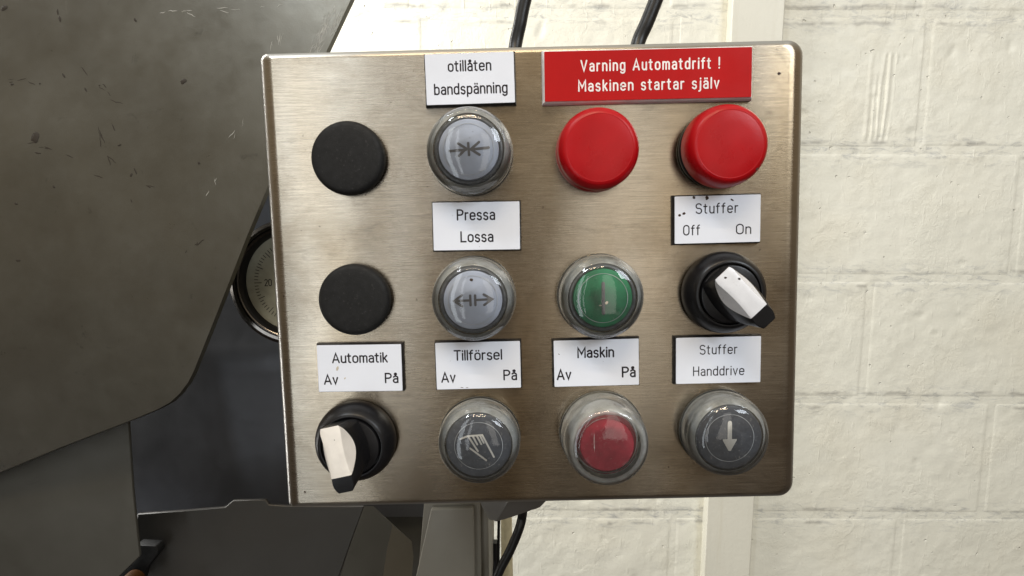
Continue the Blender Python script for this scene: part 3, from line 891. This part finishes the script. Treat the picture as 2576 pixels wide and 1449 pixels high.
cnt = Counter()
for f in fa:
    for a, b in zip(f, f[1:] + f[:1] if isinstance(f, list) else tuple(f[1:]) + (f[0],)): cnt[frozenset((a, b))] += 1
rim = [tuple(k) for k, c in cnt.items() if c == 1]
gm = mesh('guard', front + [p - GN * 0.004 for p in front], [tuple(f) for f in fa] + [tuple(x + n for x in reversed(f)) for f in fa] + [(a, b, b + n, a + n) for a, b in rim], True, 0.7)
guard = link('guard_plate', gm, M['guard'])
tag(guard, 'large scuffed grey metal guard plate with slanting edge left of the control box', 'guard plate')
sp = []
for (u, v, s, st, a) in ((461, 205, 2.0, 1.3, 0.4), (89, 345, 3.8, 1.2, 1.2), (150, 48, 1.0, 3.2, 1.9), (145, 30, 0.8, 3, 1.8), (340, 430, 0.5, 6, -1.1), (300, 365, 0.7, 2.5, 0.4), (160, 190, 0.9, 2.5, -0.9), (250, 215, 0.7, 1, 0), (340, 50, 1.0, 2, -1), (500, 410, 0.9, 1.5, -1), (330, 440, 0.9, 1.6, 1), (215, 225, 0.7, 3.4, -1), (285, 320, 0.4, 9, -1.1), (30, 212, 0.9, 2, 0), (100, 210, 0.8, 1, 0), (45, 655, 0.9, 2.6, 0), (40, 512, 0.8, 2, -0.4), (95, 385, 0.5, 7, -0.2), (330, 505, 0.3, 5, -1.2), (135, 470, 0.7, 2, -0.8), (10, 20, 2.4, 1.4, 0.3)):
    q = on_hopper(u, v, 0.00015)
    o = link('dirt_speck', dots([(0, 0, 0, s * 0.8, st, a)]), M['guard_dirt'], guard)
    o.location = q; o.rotation_euler = (-GN).to_track_quat('Y', 'Z').to_euler()

def scratch_strokes(lines, wmm, name, mat):
    vs, fs = [], []
    for (u0, v0, u1, v1, k) in lines:
        for q in range(k):
            t = random.random(); du, dv = u1 - u0, v1 - v0
            L_ = math.hypot(du, dv)
            a = (u0 + du * t + random.gauss(0, 7), v0 + dv * t + random.gauss(0, 4))
            ln = random.uniform(8, 34); th = math.atan2(dv, du) + random.gauss(0, 0.22)
            P = [(a[0] + math.cos(th) * ln * s_ / 4 + random.gauss(0, 0.9), a[1] + math.sin(th) * ln * s_ / 4 + random.gauss(0, 0.9)) for s_ in range(5)]
            w_ = random.uniform(0.35, 1.0) * wmm * 4.2
            nx, ny = -math.sin(th), math.cos(th)
            b = len(vs)
            for s_, (x, y) in enumerate(P):
                ww = w_ * math.sin(PI * (s_ + 0.4) / 4.8) / 2
                vs.append(on_hopper(x + nx * ww, y + ny * ww, 0.00012)); vs.append(on_hopper(x - nx * ww, y - ny * ww, 0.00012))
            for s_ in range(4): fs.append((b + 2 * s_, b + 2 * s_ + 1, b + 2 * s_ + 3, b + 2 * s_ + 2))
    o = link(name, mesh(name, vs, fs), mat, guard)
    o['kind'] = 'stuff'
scratch_strokes([(845, 15, 785, 125, 46), (862, 20, 800, 128, 22), (700, 60, 690, 130, 5), (735, 130, 720, 190, 4), (350, 30, 700, 20, 10), (640, 250, 520, 500, 6)], 0.45, 'scratches', M['scratch'])
scratch_strokes([(190, 150, 290, 250, 5), (240, 300, 300, 460, 7), (30, 345, 180, 390, 5), (10, 200, 100, 215, 4), (560, 560, 470, 640, 3), (240, 440, 380, 470, 3)], 0.6, 'dark_scuffs', M['guard_dirt'])

# tan cabinet lower left
YC = 0.17
cm = prism(poly_at([(-700, 900), (322, 900), (322, 1060), (333, 1230), (351, 1400), (300, 1449), (240, 1520), (-700, 1520)], YC), YC, YC + 0.003)
bevel_mesh(cm, 0.0008, 2)
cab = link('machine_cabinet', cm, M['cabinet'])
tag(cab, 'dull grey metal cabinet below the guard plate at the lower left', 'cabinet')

# blue-grey machine body behind: bent sheet, built as a folded profile
body = empty('machine_housing', tuple(at(640, 1300, 0.26)), 'blue grey machine housing behind the left of the control box', 'machine')
BO = Vector(body.location)


def strip(rows, name, mat, parent, off, sharp=0.9):
    """rows of points [(u, v, Y), ...] all the same length -> skinned surface"""
    vs = []
    n = len(rows[0])
    for r in rows:
        for (u, v, Y) in r: vs.append(at(u, v, Y) - off)
    fs = []
    for i in range(len(rows) - 1):
        for k in range(n - 1):
            a = i * n + k; fs.append((a, a + 1, a + n + 1, a + n))
    me = mesh(name, vs, fs, True, sharp)
    return link(name, me, mat, parent)


rows = []
for (v, Y) in ((250, 0.28), (700, 0.268), (820, 0.262), (870, 0.258), (900, 0.255), (940, 0.258), (1000, 0.262), (1100, 0.268), (1180, 0.275), (1300, 0.285)):
    rows.append([(250, v, Y), (500, v, Y), (800, v, Y), (1150, v, Y)])
strip(rows, 'back_sheet', M['body'], body, BO)
# lower cover: top edge with a raised tab, folded right side
LC = 0.215
lower = prism([(x - BO.x, z - BO.z) for x, z in poly_at([(345, 1293), (460, 1285), (566, 1276), (586, 1259), (668, 1257), (676, 1270), (720, 1273), (850, 1274), (916, 1273), (884, 1360), (853, 1449), (830, 1540), (345, 1540)], LC)], LC - BO.y, LC - BO.y + 0.003)
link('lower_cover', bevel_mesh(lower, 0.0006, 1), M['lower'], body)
fold = strip([[(916.5, 1273, LC), (938, 1273, LC + 0.004)], [(900, 1317, LC), (987, 1321, LC + 0.008)], [(876, 1385, LC), (973, 1385, LC + 0.009)], [(830.5, 1540, LC), (950, 1540, LC + 0.010)]], 'folded_edge', M['cabinet'], body, BO)
fold2 = strip([[(938, 1273, LC + 0.004), (939, 1273, LC + 0.02)], [(987, 1321, LC + 0.008), (1036, 1362, LC + 0.03)], [(973, 1385, LC + 0.009), (1040, 1400, LC + 0.03)], [(950, 1540, LC + 0.010), (1030, 1540, LC + 0.03)]], 'folded_flank', M['enclosure'], body, BO)
back = link('dark_gap_backing', prism([(x - BO.x, z - BO.z) for x, z in poly_at([(250, 1180), (1215, 1180), (1215, 1600), (250, 1600)], 0.30)], 0.30 - BO.y, 0.305 - BO.y), M['cabinet'], body)  # backing sheet added to keep the gap behind the covers dark
# dark bracket with orange cap between cabinet and lower cover
hk = prism([(x - BO.x, z - BO.z) for x, z in poly_at([(340, 1372), (392, 1374), (398, 1384), (396, 1394), (360, 1440), (352, 1470), (290, 1470), (290, 1440), (340, 1410)], 0.20)], 0.20 - BO.y, 0.21 - BO.y)
link('dark_bracket', bevel_mesh(hk, 0.001, 2), M['plug'], body)
og = lathe([(0, 5), (4, 4.6), (7, 3), (8, 0), (8, -4)], 24)
oo = link('orange_cap', og, M['orange'], body); oo.location = at(334, 1464, 0.190) - BO

# pressure gauge
GY = 0.165
gc = at(736, 711, GY)
gauge = empty('pressure_gauge', tuple(gc), 'round pressure gauge with chromed ring half hidden behind the left of the control box', 'pressure gauge')
k_ = (GY - CAM.y) / F / ray(1288, 724).y * 1000        # mm per picture unit at that depth
k_ = ((at(737, 711, GY) - at(736, 711, GY)).length) * 1000
RG = 161 * k_
link('bezel_ring', lathe([(RG * 0.97, -16), (RG, -14), (RG, -1.5), (RG * 0.985, 0.3), (RG * 0.93, 1.6), (RG * 0.885, 1.4), (RG * 0.875, 0.2), (RG * 0.865, 0.2), (RG * 0.855, 1.0), (RG * 0.84, 0.6), (RG * 0.835, -3.5)], 96, 0.35), M['chrome'], gauge)
link('inner_ring', lathe([(RG * 0.838, -0.4), (RG * 0.80, -2.6), (RG * 0.785, -5.9)], 96), M['black'], gauge)
link('dial', lathe([(RG * 0.84, -6.0), (0, -5.98)], 72), M['dial'], gauge)
tl_ = []
for k in range(-12, 13):
    a = math.radians(180 + k * 4.6)
    r1, r0 = 0.655 * RG, 0.60 * RG
    if k % 5 == 0: r0 = 0.555 * RG
    if k == 0: r0 = 0.545 * RG
    tl_.append([(r1 * math.cos(a) * MM, r1 * math.sin(a) * MM), (r0 * math.cos(a) * MM, r0 * math.sin(a) * MM)])
link('scale_marks', ribbon(tl_, 0.24 * MM, 0.0, 5.9 * -MM), M['ink'], gauge)
link('scale_number', ribbon(text_lines('20', -0.44 * RG, 0.0, 0.105 * RG, 0.10 * RG), 0.30 * MM, 0.002 * MM, -5.9 * MM), M['ink'], gauge)
link('gauge_case', lathe([(RG * 0.9, -16), (RG * 0.9, -60), (0, -60)], 48), M['black'], gauge)

# enclosure under the box
YE = 0.14
enc = empty('junction_enclosure', tuple(at(1140, 1449, YE)), 'grey beige metal enclosure with a raised lid standing below the control box', 'enclosure')
EO = Vector(enc.location)
def pe(pts, Y0, Y1, name, mat, bev=0.0008):
    return link(name, bevel_mesh(prism([(x - EO.x, z - EO.z) for x, z in poly_at(pts, Y0)], Y0 - EO.y, Y1 - EO.y), bev, 2), mat, enc)
pe([(1074, 1180), (1206, 1180), (1213, 1560), (1042, 1560)], YE, YE + 0.10, 'case', M['enclosure'])
pe([(1084, 1283), (1191, 1278.5), (1197, 1560), (1036, 1560), (1047, 1449)], YE - 0.006, YE - 0.0002, 'lid', M['enclosure'], 0.0012)
pe([(1207, 1180), (1227, 1180), (1232, 1560), (1214, 1560)], YE + 0.006, YE + 0.10, 'side_rail', M['enclosure'])


# ---------------------------------------------------------------- cables
def cable(pts, r, label, group='black cables round the control box', seg=16):
    """smooth tube through points"""
    P = [Vector(p) for p in pts]
    Q = []
    PP = [P[0] * 2 - P[1]] + P + [P[-1] * 2 - P[-2]]
    for i in range(1, len(PP) - 2):
        p0, p1, p2, p3 = PP[i - 1:i + 3]
        for k in range(8):
            t = k / 8
            Q.append(0.5 * ((2 * p1) + (p2 - p0) * t + (2 * p0 - 5 * p1 + 4 * p2 - p3) * t * t + (3 * p1 - p0 - 3 * p2 + p3) * t ** 3))
    Q.append(P[-1])
    vs, fs = [], []
    up = Vector((0, 1, 0))
    for i, q in enumerate(Q):
        d = (Q[min(i + 1, len(Q) - 1)] - Q[max(i - 1, 0)]).normalized()
        a = d.cross(up).normalized(); b = a.cross(d)
        for k in range(seg):
            an = 2 * PI * k / seg
            vs.append(q + (a * math.cos(an) + b * math.sin(an)) * r)
    for i in range(len(Q) - 1):
        for k in range(seg):
            k2 = (k + 1) % seg
            fs.append((i * seg + k, i * seg + k2, (i + 1) * seg + k2, (i + 1) * seg + k))
    fs.append(tuple(range(seg))); fs.append(tuple(range(len(vs) - seg, len(vs))))
    o = link('power_cable', mesh('cable', vs, fs, True, 0.9), M['cable'])
    return tag(o, label, 'cable', group)


def pix_r(px, Y): return (at(1288 + px / 2, 300, Y) - at(1288 - px / 2, 300, Y)).length / 2
YK = 0.07
cable([at(1365, -150, YK), at(1338, -60, YK), at(1318, 10, YK), at(1308, 60, YK), at(1296, 118, YK), at(1290, 190, YK - 0.005)], pix_r(33, YK), 'black cable rising from the top of the control box above the white plate')
cable([at(1705, -150, YK), at(1672, -60, YK), at(1646, 10, YK), at(1626, 60, YK), at(1604, 112, YK), at(1592, 190, YK - 0.005)], pix_r(35, YK), 'black cable rising from the top of the control box above the red warning plate')
YL = 0.13
cable([at(1318, 1240, YL - 0.02), at(1315, 1290, YL), at(1306, 1330, YL), at(1283, 1385, YL), at(1255, 1440, YL), at(1238, 1500, YL), at(1230, 1600, YL)], pix_r(25, YL), 'black cable curving down from the bracket under the control box')
YM = 0.20
cable([at(1256, 1250, YM), at(1255, 1310, YM), at(1254, 1360, YM), at(1253, 1449, YM), at(1250, 1600, YM)], pix_r(8, YM), 'thin black cable hanging straight down beside the enclosure')
cable([at(1246, 1362, YM + .02), at(1245, 1385, YM + .02), at(1245, 1449, YM + .02), at(1244, 1600, YM + .02)], pix_r(22, YM + .02), 'thick black cable end standing upright beside the enclosure')
post = link('upright_post', bevel_mesh(prism(poly_at([(1259, 1230), (1286, 1230), (1293, 1620), (1262, 1620)], 0.24), 0.24, 0.262), 0.003, 2), M['post'])
tag(post, 'narrow ochre painted upright post between the cables below the control box', 'post')

# angular mount under the box
b0 = [at(1206, 1262, 0.055), at(1285, 1252, 0.018), at(1380, 1256, 0.035), at(1359, 1278, 0.040), at(1287, 1300, 0.040), at(1246, 1315, 0.036), at(1231, 1310, 0.052)]
bb = [p + Vector((0, 0.045, 0)) for p in b0]
top0 = [Vector((p.x, p.y, p.z + 0.012)) for p in (b0[0], b0[1], b0[2])]
vs = b0 + bb
n = 7
fs = [(0, 1, 5, 6), (1, 2, 3, 4, 5)] + [(i, i + 7, (i + 1) % 7 + 7, (i + 1) % 7) for i in range(7)] + [tuple(range(13, 6, -1))]
mo = vs[0].copy()
mb = bevel_mesh(mesh('mount', [v - mo for v in vs], fs), 0.0012, 2, 0.35)
mount = link('mounting_bracket', mb, M['bracket']); mount.location = mo
tag(mount, 'angular grey mounting bracket under the bottom edge of the control box', 'bracket')

# ================================================================== WALL
# the wall's own axes: seen from its converging lines
vdir = (Rw.transposed() @ Vector((-0.0040, 0.993, 0.1180))).normalized() * -1      # up
hdir = (Rw.transposed() @ Vector((1.0, 0.002, 0.0)))
hdir = (hdir - vdir * hdir.dot(vdir)).normalized()
ndir = hdir.cross(vdir) * -1                                                          # towards the viewer is -ndir... fixed below
if (ndir.dot(ray(1288, 724))) < 0: ndir = -ndir
WORG = CAM + ray(1288, 724) * 0.82
wall = empty('brick_wall')
wall.matrix_world = Matrix((
    (hdir.x, ndir.x, vdir.x, WORG.x), (hdir.y, ndir.y, vdir.y, WORG.y), (hdir.z, ndir.z, vdir.z, WORG.z), (0, 0, 0, 1)))
WI = wall.matrix_world.inverted()
tag(wall, 'cream painted brick wall with worn joints behind the control box', None, None, 'structure')


def wat(u, v, y=0.0):
    """pixel -> wall-local point on the plane local y = y"""
    o_l = WI @ CAM; d_l = (WI.to_3x3() @ ray(u, v))
    return o_l + d_l * ((y - o_l.y) / d_l.y)


def wall_material():
    m = Mat('cream_painted_masonry')
    v = m.coords((1, 1, 1), wall)
    tc = m.node('ShaderNodeTexCoord'); tc.object = wall
    sx = m.node('ShaderNodeSeparateXYZ'); m.l.new(tc.outputs['Object'], sx.inputs[0])
    big = m.noise(v, 3.2, 4, 0.6)
    col = m.ramp(big, [(0.3, (0.67, 0.66, 0.57)), (0.7, (0.745, 0.735, 0.645))])
    # distance to the nearest bed joint
    pitch, off = WP, WJ
    z = m.math('SUBTRACT', sx.outputs['Z'], off)
    fr = m.math('ABSOLUTE', m.math('SUBTRACT', m.math('FRACT', m.math('ADD', m.math('DIVIDE', z, pitch), 100.5)), 0.5))
    near = m.gray(fr, 0.04, 0.16, 1.0, 0.0)
    st = m.noise(m.coords((1, 1, 3.5), wall), 34, 8, 0.75, 0.8)
    sc = m.math('MULTIPLY', m.gray(st, 0.50, 0.68), m.math('ADD', m.math('MULTIPLY', near, 0.75), 0.10))
    col = m.mix(sc, col, (0.33, 0.34, 0.34))
    # hairline cracks that wander along the joints
    xw = m.noise(m.coords((1, 0, 0), wall), 9, 5, 0.6)
    dz = m.math('MULTIPLY', m.math('SUBTRACT', m.math('FRACT', m.math('ADD', m.math('DIVIDE', z, pitch), 100.5)), 0.5), pitch)
    gate = m.noise(m.coords((1, 0, 0.9), wall), 11, 3, 0.6)
    for o_, lo in ((0.010, 0.50), (-0.012, 0.56)):
        dd = m.math('ABSOLUTE', m.math('ADD', m.math('SUBTRACT', dz, o_), m.math('MULTIPLY', m.math('SUBTRACT', xw, 0.5), 0.022)))
        ck = m.math('MULTIPLY', m.gray(dd, 0.0004, 0.0013, 1.0, 0.0), m.gray(gate, lo, lo + 0.06))
        col = m.mix(m.math('MULTIPLY', ck, 0.6), col, (0.24, 0.23, 0.21))
    # small dark pits and chips
    pit = m.noise(m.coords((1, 1, 1), wall), 130, 3, 0.6)
    col = m.mix(m.math('MULTIPLY', m.gray(pit, 0.735, 0.77), 0.75), col, (0.20, 0.19, 0.18))
    ver = m.noise(m.coords((1, 1, 0.12), wall), 90, 4, 0.7)
    col = m.mix(m.math('MULTIPLY', m.gray(ver, 0.66, 0.76), 0.25), col, (0.42, 0.41, 0.37))
    warm = m.noise(v, 7, 3)
    col = m.mix(m.math('MULTIPLY', m.gray(warm, 0.5, 0.75), 0.25), col, (0.62, 0.56, 0.42))
    m.set(Base_Color=col, Roughness=m.gray(m.noise(v, 60, 4), 0.3, 0.7, 0.38, 0.55), Specular_IOR_Level=0.4)
    fine = m.noise(v, 260, 5, 0.65)
    drip = m.noise(m.coords((1, 1, 0.18), wall), 120, 3, 0.6)
    lump = m.noise(v, 75, 5, 0.7, 0.6)
    h = m.math('ADD', m.math('MULTIPLY', fine, 0.5), m.math('ADD', m.math('MULTIPLY', m.gray(drip, 0.55, 0.75), 0.35), lump))
    lumpg = m.math('MULTIPLY', m.gray(m.noise(v, 14, 3, 0.6), 0.42, 0.62, 0.15, 1.0), lump)
    h = m.math('ADD', m.math('MULTIPLY', fine, 0.22), m.math('ADD', m.math('MULTIPLY', m.gray(drip, 0.60, 0.75), 0.25), lumpg))
    h = m.math('SUBTRACT', h, m.math('MULTIPLY', m.gray(m.noise(v, 100, 2, 0.5), 0.70, 0.78), 1.6))
    m.bump(h, 0.62, 0.0024)
    return m.m


# bed joints seen at these heights in the picture (measured right of the box)
zj = [wat(2200, v).z for v in (75, 388, 700, 1016, 1328)]
WP = (zj[0] - zj[-1]) / 4
WJ = zj[2]
M['wall'] = wall_material()
joint = 0.0075


def wob(p, s, seed): return noise.noise(Vector((p[0] * s + seed, p[1] * s, seed * 1.7)))


GX = [wat(u, v) for u, v in ((2217, 130), (2217, 360))]
gx, gz0, gz1 = GX[0].x, GX[1].z, GX[0].z


def relief(x, z):
    """height of the painted face over its mean plane (towards the viewer positive), metres"""
    h = 0.0007 * noise.noise(Vector((x * 22, z * 22, 3.1))) + 0.00045 * noise.noise(Vector((x * 70, z * 70, 9.4)))
    # a bundle of upright gouges
    if gz0 < z < gz1:
        g = (x - gx - (z - gz0) * 0.03)
        if abs(g) < 0.020:
            f = min(1, (z - gz0) / 0.01, (gz1 - z) / 0.006)
            h += max(0, f * (0.6 + noise.noise(Vector((x * 60, z * 14, 7)))) ) * 0.0011 * math.sin(g * 760 + 3.2 * noise.noise(Vector((g * 70, z * 9, 1))))
    c = noise.noise(Vector((x * 38, z * 38, 40)))
    if c > 0.52: h -= (c - 0.52) * 0.006
    return h


def grid_piece(name, x0, x1, z0, z1, seed, step=0.003, edge=True, y=0.0):
    nx = max(2, int((x1 - x0) / step)); nz = max(2, int((z1 - z0) / step))
    vs, fs = [], []
    for j in range(nz + 1):
        for i in range(nx + 1):
            x = x0 + (x1 - x0) * i / nx; z = z0 + (z1 - z0) * j / nz
            h = relief(x, z) + y
            if edge:
                dx = min(x - x0, x1 - x) + 0.003 * wob((x, z), 16, seed) + 0.0012 * wob((x, z), 70, seed)
                dz = min(z - z0, z1 - z) + 0.004 * wob((x, z), 12, seed + 5) + 0.0014 * wob((x, z), 60, seed)
                k = 0.0
                for dd, wt_ in ((dx, 0.16), (dz, 0.8)):
                    q = max(0.0, min(1.0, dd / 0.011))
                    k = max(k, wt_ * (1 - q) ** 2)
                h -= k * 0.0005
                ex = i in (0, nx) or j in (0, nz)
                if ex: h -= 0.0010
            vs.append((x, -h, z))
    for j in range(nz):
        for i in range(nx):
            a = j * (nx + 1) + i
            fs.append((a, a + 1, a + nx + 2, a + nx + 1))
    me = bpy.data.meshes.new(name)
    me.from_pydata(vs, [], fs)
    for p in me.polygons: p.use_smooth = True
    return link(name, me, M['wall'], wall)


xl = wat(560, 700).x; xr = wat(2720, 700).x
# mortar bed behind the bricks
grid_piece('mortar', xl, xr, WJ - 2.9 * WP, WJ + 2.9 * WP, 3, 0.0045, False, -0.0006)
starts = {2: wat(1038, 20).x, 1: wat(2321, 250).x, 0: wat(2560, 550).x, -1: wat(2180, 850).x, -2: wat(2480, 1170).x, -3: wat(1690, 1400).x}
BL = wat(1890, 700).x - wat(1288, 700).x
jn = 0
for row, xs in starts.items():
    z0 = WJ + row * WP - 0 * WP + joint / 2 if row < 0 else WJ + row * WP + joint / 2
    zt = z0 + WP - joint
    x = xs
    while x > xl: x -= BL
    while x < xr:
        a, b = max(x + joint / 2, xl), min(x + BL - joint / 2, xr)
        x += BL
        if b - a < 0.01: continue
        # bricks wholly hidden behind the control box or guard plate are left out
        jn += 1
        grid_piece('brick', a, b, z0, zt, jn * 3.3, 0.0016 if (a < gx < b and z0 < gz1 and zt > gz0 + 0.02) else 0.0032)

# upright painted board on the wall, left side lit
def board():
    uL0, uL1 = 1843, 1771; uR0, uR1 = 1974, 1887
    d = 0.017
    a = wat(uL0, 0, -d); b = wat(uL1, 1449, -d); c = wat(uR0, 50, -d); e = wat(uR1, 1449, -d)
    def ln(p, q, z): t = (z - p.z) / (q.z - p.z); return p.x + (q.x - p.x) * t
    z1, z0 = WJ + 2.85 * WP, WJ - 2.85 * WP
    N = 120
    vs, fs = [], []
    for i in range(N + 1):
        z = z0 + (z1 - z0) * i / N
        L, R_ = ln(a, b, z), ln(c, e, z)
        for (x, y) in ((L, 0.006), (L, -d + 0.0012), (L + 0.0012, -d), ((L * 2 + R_) / 3, -d), ((L + 2 * R_) / 3, -d), (R_ - 0.002, -d), (R_, -d + 0.002), (R_, 0.006)):
            w_ = 0.0004 * noise.noise(Vector((x * 30, z * 16, y * 50)))
            vs.append((x + w_, y + w_, z))
    n = 8
    for i in range(N):
        for k in range(n - 1):
            fs.append((i * n + k, i * n + k + 1, (i + 1) * n + k + 1, (i + 1) * n + k))
    me = mesh('board', vs, fs, True, 0.6)
    o = link('wall_board', me, M['board'])
    o.matrix_world = wall.matrix_world
    return tag(o, 'smooth cream painted upright board fixed to the brick wall behind the control box', 'board')


def board_material():
    m = Mat('cream_painted_board')
    v = m.coords()
    col = m.ramp(m.noise(v, 5, 4), [(0.3, (0.60, 0.585, 0.50)), (0.7, (0.65, 0.635, 0.55))])
    ver = m.noise(m.coords((1, 1, 0.06)), 70, 5, 0.7)
    col = m.mix(m.math('MULTIPLY', m.gray(ver, 0.58, 0.75), 0.25), col, (0.50, 0.46, 0.34))
    pit = m.noise(v, 110, 3, 0.6)
    col = m.mix(m.math('MULTIPLY', m.gray(pit, 0.74, 0.77), 0.7), col, (0.18, 0.16, 0.14))
    m.set(Base_Color=col, Roughness=0.45)
    m.bump(m.math('ADD', m.noise(v, 200, 4), m.noise(m.coords((1, 1, 0.1)), 90, 3)), 0.3, 0.001)
    return m.m


M['board'] = board_material()
board()
